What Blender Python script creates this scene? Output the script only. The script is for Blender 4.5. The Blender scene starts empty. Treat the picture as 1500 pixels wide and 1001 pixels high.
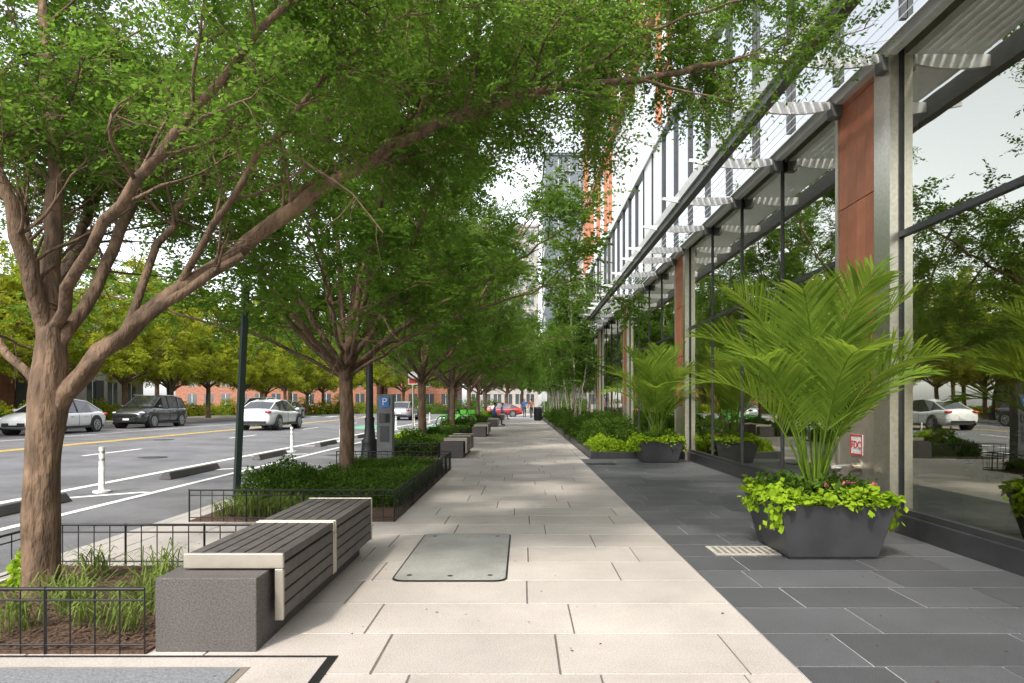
import bpy, math, random
import numpy as np
from mathutils import Vector
R=math.radians
H=1.35
scene=bpy.context.scene
COL=scene.collection
def PX(px,py,Y): return ((px-765)/1000*Y, Y, H+(590-py)/1000*Y)

# ---------------- materials ----------------
def nmat(name):
    m=bpy.data.materials.new(name); m.use_nodes=True
    nt=m.node_tree; b=nt.nodes['Principled BSDF']; return m,nt,b
def mat(name,col,rough=.6,metal=0,var=.15,scale=8,bump=0,bscale=60,spec=.5,rnd=0,coat=0,stain=0,bd=.01,stretch=None):
    m,nt,b=nmat(name); N=nt.nodes; L=nt.links
    b.inputs['Roughness'].default_value=rough; b.inputs['Metallic'].default_value=metal
    b.inputs['Specular IOR Level'].default_value=spec
    b.inputs['Coat Weight'].default_value=coat
    tc=N.new('ShaderNodeTexCoord'); co=tc.outputs['Object']
    if stretch:
        mp=N.new('ShaderNodeMapping'); mp.inputs['Scale'].default_value=stretch; L.new(co,mp.inputs['Vector']); co=mp.outputs[0]
    no=N.new('ShaderNodeTexNoise'); no.inputs['Scale'].default_value=scale; no.inputs['Detail'].default_value=6
    L.new(co,no.inputs['Vector'])
    mr=N.new('ShaderNodeMapRange'); mr.inputs['From Min'].default_value=.3; mr.inputs['From Max'].default_value=.7
    mr.inputs['To Min'].default_value=1-var; mr.inputs['To Max'].default_value=1+var
    L.new(no.outputs['Fac'],mr.inputs['Value'])
    val=mr.outputs[0]
    if rnd:
        at=N.new('ShaderNodeAttribute'); at.attribute_name='rnd'
        m2=N.new('ShaderNodeMapRange'); m2.inputs['To Min'].default_value=1-rnd; m2.inputs['To Max'].default_value=1+rnd
        L.new(at.outputs['Fac'],m2.inputs['Value'])
        mu=N.new('ShaderNodeMath'); mu.operation='MULTIPLY'; L.new(val,mu.inputs[0]); L.new(m2.outputs[0],mu.inputs[1]); val=mu.outputs[0]
    if stain:
        n3=N.new('ShaderNodeTexNoise'); n3.inputs['Scale'].default_value=.7; n3.inputs['Detail'].default_value=8; n3.inputs['Roughness'].default_value=.65
        L.new(tc.outputs['Object'],n3.inputs['Vector'])
        m3=N.new('ShaderNodeMapRange'); m3.inputs['From Min'].default_value=.35; m3.inputs['From Max'].default_value=.65
        m3.inputs['To Min'].default_value=1-stain; m3.inputs['To Max'].default_value=1+stain*.5
        L.new(n3.outputs['Fac'],m3.inputs['Value'])
        mu=N.new('ShaderNodeMath'); mu.operation='MULTIPLY'; L.new(val,mu.inputs[0]); L.new(m3.outputs[0],mu.inputs[1]); val=mu.outputs[0]
    vm=N.new('ShaderNodeVectorMath'); vm.operation='SCALE'; vm.inputs[0].default_value=col[:3]
    L.new(val,vm.inputs['Scale']); L.new(vm.outputs[0],b.inputs['Base Color'])
    if bump:
        n2=N.new('ShaderNodeTexNoise'); n2.inputs['Scale'].default_value=bscale; n2.inputs['Detail'].default_value=5
        L.new(co,n2.inputs['Vector'])
        bu=N.new('ShaderNodeBump'); bu.inputs['Strength'].default_value=bump; bu.inputs['Distance'].default_value=bd
        L.new(n2.outputs['Fac'],bu.inputs['Height']); L.new(bu.outputs[0],b.inputs['Normal'])
    return m
def leafmat(name,dark,light,trans,tw=.45,clump=.9):
    m,nt,b=nmat(name); N=nt.nodes; L=nt.links
    out=N['Material Output']
    tc=N.new('ShaderNodeTexCoord'); no=N.new('ShaderNodeTexNoise'); no.inputs['Scale'].default_value=clump; no.inputs['Detail'].default_value=3
    L.new(tc.outputs['Object'],no.inputs['Vector'])
    at=N.new('ShaderNodeAttribute'); at.attribute_name='rnd'
    ad=N.new('ShaderNodeMath'); ad.operation='MULTIPLY_ADD'; ad.inputs[1].default_value=.45; 
    L.new(at.outputs['Fac'],ad.inputs[0])
    mr=N.new('ShaderNodeMapRange'); mr.inputs['From Min'].default_value=.32; mr.inputs['From Max'].default_value=.68; mr.inputs['To Min'].default_value=0; mr.inputs['To Max'].default_value=.6
    L.new(no.outputs['Fac'],mr.inputs['Value']); L.new(mr.outputs[0],ad.inputs[2])
    mx=N.new('ShaderNodeMix'); mx.data_type='RGBA'
    mx.inputs[6].default_value=(*dark,1); mx.inputs[7].default_value=(*light,1)
    L.new(ad.outputs[0],mx.inputs[0])
    df=N.new('ShaderNodeBsdfDiffuse'); L.new(mx.outputs[2],df.inputs['Color'])
    tr=N.new('ShaderNodeBsdfTranslucent')
    mt=N.new('ShaderNodeMix'); mt.data_type='RGBA'; mt.inputs[6].default_value=(trans[0]*.5,trans[1]*.6,trans[2]*.6,1); mt.inputs[7].default_value=(*trans,1)
    L.new(ad.outputs[0],mt.inputs[0]); L.new(mt.outputs[2],tr.inputs['Color'])
    ms=N.new('ShaderNodeMixShader'); ms.inputs[0].default_value=tw
    L.new(df.outputs[0],ms.inputs[1]); L.new(tr.outputs[0],ms.inputs[2]); L.new(ms.outputs[0],out.inputs['Surface'])
    N.remove(b)
    return m
def glassmat(name,tint,base,k,gcol=(.9,.93,.9)):
    m,nt,b=nmat(name); N=nt.nodes; L=nt.links; out=N['Material Output']
    fr=N.new('ShaderNodeFresnel'); fr.inputs['IOR'].default_value=1.7
    ma=N.new('ShaderNodeMath'); ma.operation='MULTIPLY_ADD'; ma.inputs[1].default_value=k; ma.inputs[2].default_value=base; ma.use_clamp=True
    L.new(fr.outputs[0],ma.inputs[0])
    tr=N.new('ShaderNodeBsdfTransparent'); tr.inputs[0].default_value=(*tint,1)
    gl=N.new('ShaderNodeBsdfGlossy'); gl.inputs['Color'].default_value=(*gcol,1); gl.inputs['Roughness'].default_value=.008
    tc=N.new('ShaderNodeTexCoord'); no=N.new('ShaderNodeTexNoise'); no.inputs['Scale'].default_value=.9; L.new(tc.outputs['Object'],no.inputs['Vector'])
    bu=N.new('ShaderNodeBump'); bu.inputs['Strength'].default_value=.10; bu.inputs['Distance'].default_value=.02
    L.new(no.outputs['Fac'],bu.inputs['Height']); L.new(bu.outputs[0],gl.inputs['Normal'])
    ms=N.new('ShaderNodeMixShader'); L.new(ma.outputs[0],ms.inputs[0]); L.new(tr.outputs[0],ms.inputs[1]); L.new(gl.outputs[0],ms.inputs[2]); L.new(ms.outputs[0],out.inputs['Surface'])
    return m
M={}
M['paveL']=mat('paver_light',(.43,.392,.365),.75,var=.2,scale=100,rnd=.09,bump=.4,bscale=130,stain=.18)
M['jointL']=mat('joint_dark',(.12,.105,.095),.9)
M['paveD']=mat('paver_dark',(.088,.090,.10),.48,var=.3,scale=130,rnd=.22,bump=.4,bscale=140,stain=.25)
M['jointD']=mat('joint_light',(.36,.35,.34),.9)
M['kerb']=mat('granite_kerb',(.36,.34,.32),.8,var=.2,scale=60,bump=.2)
M['asphalt']=mat('asphalt',(.14,.14,.15),.85,var=.25,scale=90,bump=.5,bscale=120,stain=.35)
M['white']=mat('road_paint_white',(.7,.7,.68),.7,var=.25,scale=20)
M['yellow']=mat('road_paint_yellow',(.75,.5,.06),.7,var=.2,scale=20)
M['green']=mat('road_paint_green',(.12,.33,.19),.7,var=.2,scale=5)
M['ground']=mat('ground',(.12,.12,.10),.95,var=.3,scale=2)
M['soil']=mat('mulch',(.085,.048,.030),.95,var=.6,scale=60,bump=1,bscale=45)
M['bark']=mat('bark',(.165,.105,.065),.9,var=.5,scale=14,bump=1,bscale=24,stain=.4,bd=.04,stretch=(1,1,.3))
M['bark2']=mat('bark_birch',(.40,.35,.29),.8,var=.3,scale=20,bump=.4)
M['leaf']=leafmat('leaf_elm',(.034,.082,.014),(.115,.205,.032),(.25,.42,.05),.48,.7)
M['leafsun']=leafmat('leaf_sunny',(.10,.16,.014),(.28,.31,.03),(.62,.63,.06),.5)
M['hedge']=leafmat('leaf_hedge',(.03,.06,.012),(.09,.16,.025),(.12,.22,.02),.25,3)
M['lime']=leafmat('leaf_lime',(.15,.27,.015),(.34,.48,.035),(.4,.55,.03),.35,6)
M['palm']=leafmat('leaf_palm',(.05,.12,.016),(.24,.34,.05),(.42,.55,.06),.4,3)
M['grass']=leafmat('leaf_grass',(.07,.12,.02),(.22,.27,.08),(.22,.30,.05),.3,3)
M['pink']=mat('petal_pink',(.7,.12,.2),.6)
M['concD']=mat('bench_concrete',(.085,.077,.074),.7,var=.5,scale=110,bump=.5,bscale=140,stain=.2)
M['slat']=mat('bench_slat',(.075,.065,.064),.5,var=.3,scale=12,bump=.15,rnd=.15)
M['steel']=mat('brushed_steel',(.66,.62,.54),.34,1,var=.12,scale=30)
M['alum']=mat('painted_aluminium',(.66,.67,.67),.4,.2,var=.06)
M['trim']=mat('trim_champagne',(.44,.40,.34),.35,.6,var=.1)
M['black']=mat('black_iron',(.012,.012,.013),.5,var=.3)
M['beam']=mat('beam_grey',(.13,.133,.135),.5,.2)
M['pot']=mat('planter_charcoal',(.045,.045,.05),.4,var=.2,scale=4,stain=.2)
M['terra']=mat('terracotta',(.46,.165,.085),.5,var=.14,scale=5,bump=.15,rnd=.12)
M['terra_fin']=mat('terracotta_fin',(.44,.155,.08),.5,var=.14,scale=5)
M['plate']=mat('steel_plate',(.30,.30,.285),.8,0,var=.25,scale=160,bump=.5,bscale=120,stain=.3,spec=.2)
M['hatch']=mat('hatch_metal',(.19,.20,.215),.7,.1,var=.25,scale=60,bump=.8,bscale=70)
M['glass']=glassmat('glass_wall',(.66,.68,.52),.42,.8,(.95,.96,.86))
M['glassU']=glassmat('glass_upper',(.2,.25,.25),.55,.7,(.95,.98,1))
M['tan']=mat('interior_wall',(.62,.50,.20),.8)
M['intd']=mat('interior_dark',(.34,.31,.20),.8)
M['plinth']=mat('plinth_granite',(.03,.03,.033),.35,var=.2)
M['frame']=mat('mullion_dark',(.05,.052,.055),.4,.4)
M['whitep']=mat('panel_white',(.75,.76,.77),.5,var=.05)
M['brick']=mat('brick_red',(.32,.14,.09),.85,var=.3,scale=3,bump=.3)
M['stone']=mat('stone_grey',(.38,.36,.33),.8,var=.15,scale=2)
M['darkwall']=mat('tower_cladding',(.10,.12,.14),.5,var=.1,scale=2)
M['wind']=mat('window_glass',(.06,.07,.08),.1,spec=1)
M['roof']=mat('roof_slate',(.07,.07,.075),.7)
M['tyre']=mat('tyre',(.015,.015,.016),.8)
M['rim']=mat('rim',(.45,.46,.47),.35,.8)
M['carglass']=mat('car_glass',(.012,.015,.018),.06,spec=1)
M['carwhite']=mat('car_paint_white',(.70,.71,.72),.25,var=.02,coat=.8)
M['carblack']=mat('car_paint_black',(.018,.02,.024),.22,var=.02,coat=1)
M['carred']=mat('car_paint_red',(.32,.015,.02),.25,var=.02,coat=.8)
M['carsilver']=mat('car_paint_grey',(.3,.31,.33),.3,.4,var=.02,coat=.6)
M['lampw']=mat('headlamp',(.7,.72,.75),.1,spec=1)
M['lampr']=mat('tail_lamp',(.45,.01,.01),.2,spec=1)
M['blue']=mat('sign_blue',(.02,.16,.5),.4)
M['red']=mat('sign_red',(.6,.03,.03),.5)
M['dgreen']=mat('post_green',(.02,.035,.03),.5)
M['skin']=mat('skin',(.42,.24,.17),.6)
M['shirt']=mat('shirt_blue',(.06,.16,.42),.8)
M['shirt2']=mat('shirt_rust',(.45,.16,.10),.8)
M['pants']=mat('trousers',(.05,.055,.08),.85)
M['hair']=mat('hair',(.03,.02,.015),.7)
M['bikeg']=mat('bicycle_green',(.10,.50,.05),.4)
M['globe']=mat('lamp_globe',(.75,.74,.7),.3)

# ---------------- mesh builder ----------------
class G:
    def __init__(s): s.v=[];s.f=[];s.m=[];s.r=[];s.sm=[];s.mats=[]
    def mi(s,k):
        if k not in s.mats: s.mats.append(k)
        return s.mats.index(k)
    def add(s,vs,fs,m,r=None,sm=False):
        o=len(s.v); s.v+=[tuple(p) for p in vs]; k=s.mi(m); r=random.random() if r is None else r
        for f in fs: s.f.append(tuple(i+o for i in f)); s.m.append(k); s.r.append(r); s.sm.append(sm)
    def box(s,x0,x1,y0,y1,z0,z1,m,r=None):
        s.frus((x0,x1,y0,y1,z0),(x0,x1,y0,y1,z1),m,r)
    def frus(s,a,b,m,r=None):
        x0,x1,y0,y1,z0=a; X0,X1,Y0,Y1,z1=b
        v=[(x0,y0,z0),(x1,y0,z0),(x1,y1,z0),(x0,y1,z0),(X0,Y0,z1),(X1,Y0,z1),(X1,Y1,z1),(X0,Y1,z1)]
        s.add(v,[(3,2,1,0),(4,5,6,7),(0,1,5,4),(1,2,6,5),(2,3,7,6),(3,0,4,7)],m,r)
    def tube(s,pts,rad,n=8,m='black',cap=True,sm=True):
        pts=[Vector(p) for p in pts]
        if not hasattr(rad,'__len__'): rad=[rad]*len(pts)
        vs=[];fs=[];u=None
        for i,p in enumerate(pts):
            t=(pts[min(i+1,len(pts)-1)]-pts[max(i-1,0)]); t.normalize()
            if u is None: u=t.cross(Vector((0,0,1)) if abs(t.z)<.9 else Vector((1,0,0)))
            u=(u-t*u.dot(t)).normalized(); w=t.cross(u)
            for j in range(n):
                a=2*math.pi*j/n; vs.append(p+(u*math.cos(a)+w*math.sin(a))*rad[i])
        for i in range(len(pts)-1):
            for j in range(n):
                k=(j+1)%n; fs.append((i*n+j,i*n+k,(i+1)*n+k,(i+1)*n+j))
        s.add(vs,fs,m,sm=sm)
        if cap: s.add(vs[:n],[tuple(range(n))[::-1]],m); s.add(vs[-n:],[tuple(range(n))],m)
    def ell(s,c,r,m,nu=12,nv=8):
        vs=[];fs=[]
        for i in range(nv+1):
            th=math.pi*i/nv
            for j in range(nu):
                a=2*math.pi*j/nu; vs.append((c[0]+r[0]*math.sin(th)*math.cos(a),c[1]+r[1]*math.sin(th)*math.sin(a),c[2]+r[2]*math.cos(th)))
        for i in range(nv):
            for j in range(nu):
                k=(j+1)%nu; fs.append((i*nu+j,(i+1)*nu+j,(i+1)*nu+k,i*nu+k))
        s.add(vs,fs,m,sm=True)
    def obj(s,name,parent=None,bevel=0,loc=(0,0,0),rot=0):
        me=bpy.data.meshes.new(name); me.from_pydata(s.v,[],s.f)
        for k in s.mats: me.materials.append(M[k])
        me.polygons.foreach_set('material_index',s.m); me.polygons.foreach_set('use_smooth',s.sm)
        a=me.attributes.new('rnd','FLOAT','FACE'); a.data.foreach_set('value',s.r)
        ob=bpy.data.objects.new(name,me); COL.objects.link(ob); ob.location=loc; ob.rotation_euler[2]=rot
        if parent: ob.parent=parent
        if bevel:
            b=ob.modifiers.new('b','BEVEL'); b.width=bevel; b.segments=2; b.limit_method='ANGLE'; b.angle_limit=R(50)
        return ob
def empty(name,loc=(0,0,0),rot=0):
    e=bpy.data.objects.new(name,None); COL.objects.link(e); e.location=loc; e.rotation_euler[2]=rot; return e
def inst(ob,loc,rot=0,sc=1,name=None,parent=None):
    o=bpy.data.objects.new(name or ob.name.split('.')[0],ob.data); COL.objects.link(o); o.location=loc; o.rotation_euler[2]=rot
    o.scale=(sc,sc,sc) if not hasattr(sc,'__len__') else sc
    for md in ob.modifiers:
        if md.type=='BEVEL':
            b=o.modifiers.new('b','BEVEL'); b.width=md.width; b.segments=2; b.limit_method='ANGLE'; b.angle_limit=md.angle_limit
    if parent:o.parent=parent
    return o

# numpy quad mesh
class Q:
    def __init__(s): s.V=[];s.F=[];s.Mi=[];s.Rn=[];s.S=[];s.n=0
    def quads(s,V,mi,rn=None,sm=False):
        N=len(V)//4
        F=np.arange(N*4).reshape(-1,4)+s.n
        s._a(V,F,mi,rn,sm)
    def _a(s,V,F,mi,rn=None,sm=False):
        s.V.append(np.asarray(V,dtype=np.float32)); s.F.append(F); s.Mi.append(np.full(len(F),mi,np.int32))
        s.Rn.append(np.random.rand(len(F)) if rn is None else rn); s.S.append(np.full(len(F),sm)); s.n+=len(V)
    def tube(s,P,r,n,mi,lump=0):
        P=np.asarray(P,float); K=len(P); r=np.asarray(r,float)
        T=np.empty_like(P); T[1:-1]=P[2:]-P[:-2]; T[0]=P[1]-P[0]; T[-1]=P[-1]-P[-2]
        T/=np.linalg.norm(T,axis=1)[:,None]+1e-9
        ref=np.array([.31,.22,.1]) if abs(T[0][2])>.7 else np.array([0.05,.1,1.])
        U=np.cross(T,ref); U/=np.linalg.norm(U,axis=1)[:,None]+1e-9; W=np.cross(T,U)
        a=np.arange(n)*2*np.pi/n
        rr=np.repeat(r[:,None],n,1)
        if lump:
            z=np.arange(K)[:,None]/K*6
            rr=rr*(1+lump*(np.sin(3*a+z)*.5+np.sin(5*a-1.7*z+1)*.35+np.sin(2*a+2.3*z)*.4))
        V=P[:,None]+(U[:,None]*np.cos(a)[None,:,None]+W[:,None]*np.sin(a)[None,:,None])*rr[:,:,None]
        i=np.arange(K-1)[:,None]*n; j=np.arange(n)[None]; k=(j+1)%n
        F=np.stack([i+j,i+k,i+n+k,i+n+j],-1).reshape(-1,4)+s.n
        s._a(V.reshape(-1,3),F,mi,None,True)
    def mesh(s,name,mats):
        V=np.concatenate(s.V); F=np.concatenate(s.F).astype(np.int32)
        me=bpy.data.meshes.new(name); me.vertices.add(len(V)); me.vertices.foreach_set('co',V.ravel())
        me.loops.add(F.size); me.loops.foreach_set('vertex_index',F.ravel())
        me.polygons.add(len(F)); me.polygons.foreach_set('loop_start',np.arange(len(F),dtype=np.int32)*4)
        me.polygons.foreach_set('material_index',np.concatenate(s.Mi)); me.polygons.foreach_set('use_smooth',np.concatenate(s.S))
        a=me.attributes.new('rnd','FLOAT','FACE'); a.data.foreach_set('value',np.concatenate(s.Rn).astype(np.float32))
        for m in mats: me.materials.append(M[m])
        me.update(calc_edges=True); me.validate(); return me
def nrm(a): return a/(np.linalg.norm(a,axis=-1,keepdims=True)+1e-9)
def leafquads(P,A,Nn,l,w):
    A=nrm(A); B=nrm(np.cross(A,Nn)); l=np.asarray(l).reshape(-1,1); w=np.asarray(w).reshape(-1,1)
    V=np.stack([P,P+A*l*.5+B*w*.5,P+A*l,P+A*l*.5-B*w*.5],1)
    return V.reshape(-1,3)

# ---------------- trees ----------------
def polyres(P,n):
    P=np.asarray(P,float); d=np.r_[0,np.cumsum(np.linalg.norm(np.diff(P,axis=0),axis=1))]
    t=np.linspace(0,d[-1],n); Q_=np.stack([np.interp(t,d,P[:,i]) for i in range(3)],1)
    for _ in range(2): Q_[1:-1]=(Q_[:-2]+2*Q_[1:-1]+Q_[2:])/4
    return Q_,d[-1]
def wander(rng,p,d,L,n,wob,up):
    pts=[p]; d=nrm(np.asarray(d,float)); st=L/n
    for i in range(n):
        d=nrm(d+rng.normal(0,wob,3)+np.array([0,0,up])); pts.append(pts[-1]+d*st)
    return np.array(pts)
def finish_tree(q,rng,limbs,leaf,sp2,n3,n4,nl,L2,zmin,lw=.45,start=.22,sides=8,twdraw=True,br=.020,xclip=None):
    sprP=[];sprD=[];sprL=[]
    for (P,r0,r1,st) in limbs:
        Pn,L=polyres(P,max(8,int(L_len(P)/.18)))
        nn=len(Pn); rr=np.linspace(1,0,nn)**.8*(r0-r1)+r1
        Pn[1:]+=rng.normal(0,.014,Pn[1:].shape)
        q.tube(Pn,rr,sides,0,.06)
        s=st*L
        while s<L:
            i=min(int(s/L*(nn-1)),nn-2); p=Pn[i]; T=nrm(Pn[i+1]-Pn[i]); fr=s/L
            v=rng.normal(0,1,3); v[2]=v[2]*.6+.25; v=nrm(v-T*v.dot(T))
            d=T*.75+v*.9; l2=L2*(1.15-.55*fr)*rng.uniform(.65,1.2)
            B=wander(rng,p,d,l2,7,.14,.03 if fr<.6 else -.0)
            q.tube(B,np.linspace(min(rr[i]*.5,br),.004,8),5,0)
            for _ in range(n3):
                j=rng.uniform(1.2,7); k=int(min(j,6)); bp=B[k]+(B[k+1]-B[k])*(min(j,6.99)-k); T2=nrm(B[k+1]-B[k])
                v=rng.normal(0,1,3); v=nrm(v-T2*v.dot(T2)); d=T2*.8+v*.8
                C=wander(rng,bp,d,rng.uniform(.35,.8)*L2*.5,4,.18,-.03)
                if twdraw: q.tube(C,np.linspace(.005,.002,5),3,0)
                for _ in range(n4):
                    a=rng.uniform(0,3.99); c=int(a); cp=C[c]+(C[c+1]-C[c])*(a-c)
                    v=rng.normal(0,1,3); v[2]*=.5; d=nrm(nrm(C[c+1]-C[c])*.7+nrm(v)*.9+np.array([0,0,-.1]))
                    sprP.append(cp); sprD.append(d); sprL.append(rng.uniform(.18,.42))
            s+=sp2*rng.uniform(.6,1.4)
    P=np.array(sprP);D=np.array(sprD);Ls=np.array(sprL)
    keep=P[:,2]>zmin+rng.random(len(P))*.35; P=P[keep];D=D[keep];Ls=Ls[keep]
    n=len(P)
    S=nrm(np.cross(D,rng.normal(0,1,(n,3))))*.0018
    q.quads(np.stack([P-S,P+S,P+D*Ls[:,None]+S*.5,P+D*Ls[:,None]-S*.5],1).reshape(-1,3),0)
    side=nrm(np.cross(D,np.array([0,0,1.])+rng.normal(0,.35,(n,3))))
    up=nrm(np.cross(side,D))
    t=np.tile(np.linspace(.08,1,nl),(n,1))+rng.normal(0,.03,(n,nl))
    sg=np.where(np.arange(nl)%2==0,1,-1)[None,:,None]
    LP=P[:,None]+D[:,None]*(Ls[:,None]*t)[:,:,None]+np.array([0,0,-1.])*(t**2*.05)[:,:,None]
    A=D[:,None]*.55+side[:,None]*sg*.9+rng.normal(0,.28,(n,nl,3))+np.array([0,0,-.12])
    Nn=up[:,None]+rng.normal(0,.45,(n,nl,3))
    m=n*nl
    l=leaf*rng.uniform(.7,1.25,m); 
    q.quads(leafquads(LP.reshape(-1,3),A.reshape(-1,3),Nn.reshape(-1,3),l,l*lw*rng.uniform(.8,1.2,m)),1,np.clip(np.repeat(rng.random(n),nl)*.5+rng.random(m)*.5,0,1))
    return m
def L_len(P):
    P=np.asarray(P,float); return np.linalg.norm(np.diff(P,axis=0),axis=1).sum()

def near_tree():
    rng=np.random.default_rng(5); np.random.seed(5); q=Q()
    W=lambda L:[PX(*p) for p in L]
    tr=W([(60,890,4.8),(60,870,4.8),(61,820,4.8),(60,740,4.8),(64,660,4.8),(72,600,4.8),(74,540,4.8),(74,480,4.8)])
    P,_=polyres(tr,30)
    ang=np.interp(np.linspace(0,1,30),[0,.04,.12,.5,.75,1],[.16,.135,.118,.108,.125,.085])
    q.tube(P,ang,28,0,.08)
    limbs=[
     (W([(78,610,4.8),(110,552,4.8),(185,480,4.85),(260,425,4.9),(370,350,5.0),(450,292,5.1),(560,220,5.2),(680,165,5.3),(820,125,5.5),(960,112,5.8),(1080,85,6.1),(1170,90,6.3)]),.068,.010,.34),
     (W([(100,575,4.75),(150,500,4.7),(250,440,4.75),(350,375,4.9)]),.04,.028,.9),
     (W([(370,352,5.0),(430,285,5.3),(500,240,5.7),(610,165,6.3),(740,95,7),(860,50,7.6)]),.04,.008,.12),
     (W([(78,520,4.8),(125,445,4.9),(165,385,5.1),(190,300,5.4),(215,200,5.8),(270,100,6.3),(320,0,6.8)]),.048,.010,.3),
     (W([(72,520,4.8),(42,400,4.7),(20,300,4.6),(-20,200,4.5),(-60,60,4.4)]),.068,.012,.25),
     (W([(74,500,4.8),(82,380,4.9),(85,250,5.0),(68,120,5.2),(60,0,5.4),(50,-180,5.7)]),.07,.012,.28),
     (W([(80,480,4.8),(115,390,4.5),(200,260,4.2),(330,110,4.0),(460,-40,3.9),(600,-160,3.8)]),.042,.008,.34),
     (W([(62,570,4.8),(20,525,4.85),(-20,480,5),(-100,400,5.4)]),.035,.01,.4),
     (W([(76,460,4.8),(100,380,5.6),(140,290,6.6),(190,210,7.6),(260,130,8.8)]),.05,.008,.2),
     (W([(560,220,5.2),(640,120,5.6),(740,40,6.0),(880,-30,6.4)]),.024,.006,.1),
     (W([(185,480,4.85),(215,380,5.1),(290,270,5.6),(400,150,6.2),(500,50,6.8)]),.032,.006,.25),
     (W([(260,425,4.9),(330,300,4.7),(420,170,4.6),(540,60,4.6),(660,-40,4.6)]),.028,.006,.22),
     (W([(820,125,5.5),(920,60,5.6),(1040,10,5.7),(1160,-20,5.9)]),.016,.005,.1),
     (W([(76,450,4.8),(140,330,5.8),(260,230,7.0),(400,170,8.2),(560,100,9.2)]),.04,.006,.2),
     (W([(60,420,4.8),(30,320,5.6),(40,200,6.6),(20,90,7.4)]),.04,.006,.2),
     (W([(610,165,6.3),(700,150,6.8),(800,160,7.2),(880,190,7.6)]),.016,.005,.1),
     (W([(740,95,7),(840,30,7.4),(980,-10,7.6),(1080,-30,7.6)]),.014,.005,.1),
    ]
    n=finish_tree(q,rng,limbs,.043,.16,8,7,14,1.1,2.85,.52,sides=10,br=.015)
    print('near leaves',n)
    me=q.mesh('elm_tree',['bark','leaf']); ob=bpy.data.objects.new('elm_tree',me); COL.objects.link(ob)
def gen_tree(seed,leaf,sp2,n3,n4,nl,RAD=4.0,top=7.6,trunkH=1.75,nlimb=7,zmin=2.35,tw=True,tr=.11):
    rng=np.random.default_rng(seed); np.random.seed(seed); q=Q()
    P,_=polyres([(0,0,-.05),(0.01,0,.3),(.03,.02,1),(.0,.03,trunkH),(.02,.0,trunkH+.6)],14)
    q.tube(P,np.interp(np.linspace(0,1,14),[0,.08,.6,.8,1],[tr*1.35,tr*1.05,tr*.9,tr*.95,tr*.6]),14,0,.07)
    limbs=[]
    for i in range(nlimb):
        a=2*math.pi*i/nlimb+rng.uniform(-.3,.3); d=np.array([math.cos(a),math.sin(a),0])
        z0=trunkH-.15+rng.uniform(0,.5); rr=RAD*rng.uniform(.75,1.05); zt=rng.uniform(.5,.85)*top
        limbs.append(([(0,0,z0),d*.25*rr+[0,0,z0+.9],d*.6*rr+[0,0,z0+(zt-z0)*.62],d*rr*.95+[0,0,zt]],.05*tr/.11,.008,.2))
    for i in range(5):
        a=rng.uniform(0,6.28); d=np.array([math.cos(a),math.sin(a),0])
        limbs.append(([(0,0,trunkH+.3),d*.3+[0,0,trunkH+1.8],d*.9+[0,0,top*.75],d*1.4+[0,0,top]],.05*tr/.11,.008,.25))
    for i in range(5):
        a=2*math.pi*i/5+.6+rng.uniform(-.3,.3); d=np.array([math.cos(a),math.sin(a),0])
        limbs.append(([(0,0,trunkH),d*.3*RAD+[0,0,trunkH+.7],d*.8*RAD+[0,0,trunkH+1.3],d*RAD+[0,0,trunkH+1.4]],.032*tr/.11,.006,.22))
    n=finish_tree(q,rng,limbs,leaf,sp2,n3,n4,nl,1.35*RAD/4,zmin,.52,sides=7,twdraw=tw,br=.013*tr/.11); print('tree leaves',n)
    return q.mesh('elm_tree',['bark','leaf'])
near_tree()
tA=gen_tree(11,.075,.27,6,6,12,top=9); tB=gen_tree(23,.075,.27,6,6,12,top=9)
tC=gen_tree(37,.17,.5,5,6,8,RAD=4.5,top=9,trunkH=2.2,zmin=2.6,tw=False,tr=.16)
def puttree(me,loc,rot,sc,name='elm_tree',lm=None):
    o=bpy.data.objects.new(name,me); COL.objects.link(o); o.location=loc; o.rotation_euler[2]=rot; o.scale=sc if hasattr(sc,'__len__') else (sc,)*3
    if lm: o.material_slots[1].link='OBJECT'; o.material_slots[1].material=M[lm]
for i,(x,y) in enumerate([(-2.95,11.4),(-2.98,20.5),(-2.95,28.8),(-2.9,37),(-2.9,45.5),(-2.9,54)]):
    puttree([tA,tB][i%2],(x,y,0),i*1.9+.4,(1.12,1.12,[1.0,1.08,1.1,1.15,1.1,1.2][i]))
puttree(tB,(-3.2,-9,0),2.2,1.0)
rg=random.Random(4)
for i in range(13):
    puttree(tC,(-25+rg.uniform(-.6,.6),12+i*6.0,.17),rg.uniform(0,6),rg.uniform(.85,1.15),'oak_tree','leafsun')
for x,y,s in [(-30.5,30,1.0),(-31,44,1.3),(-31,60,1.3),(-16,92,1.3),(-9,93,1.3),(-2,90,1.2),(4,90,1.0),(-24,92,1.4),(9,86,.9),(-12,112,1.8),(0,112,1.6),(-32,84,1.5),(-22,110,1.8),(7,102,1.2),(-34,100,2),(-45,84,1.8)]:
    puttree(tC,(x,y,0),rg.uniform(0,6),s,'oak_tree','leafsun' if x<-8 else None)

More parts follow.
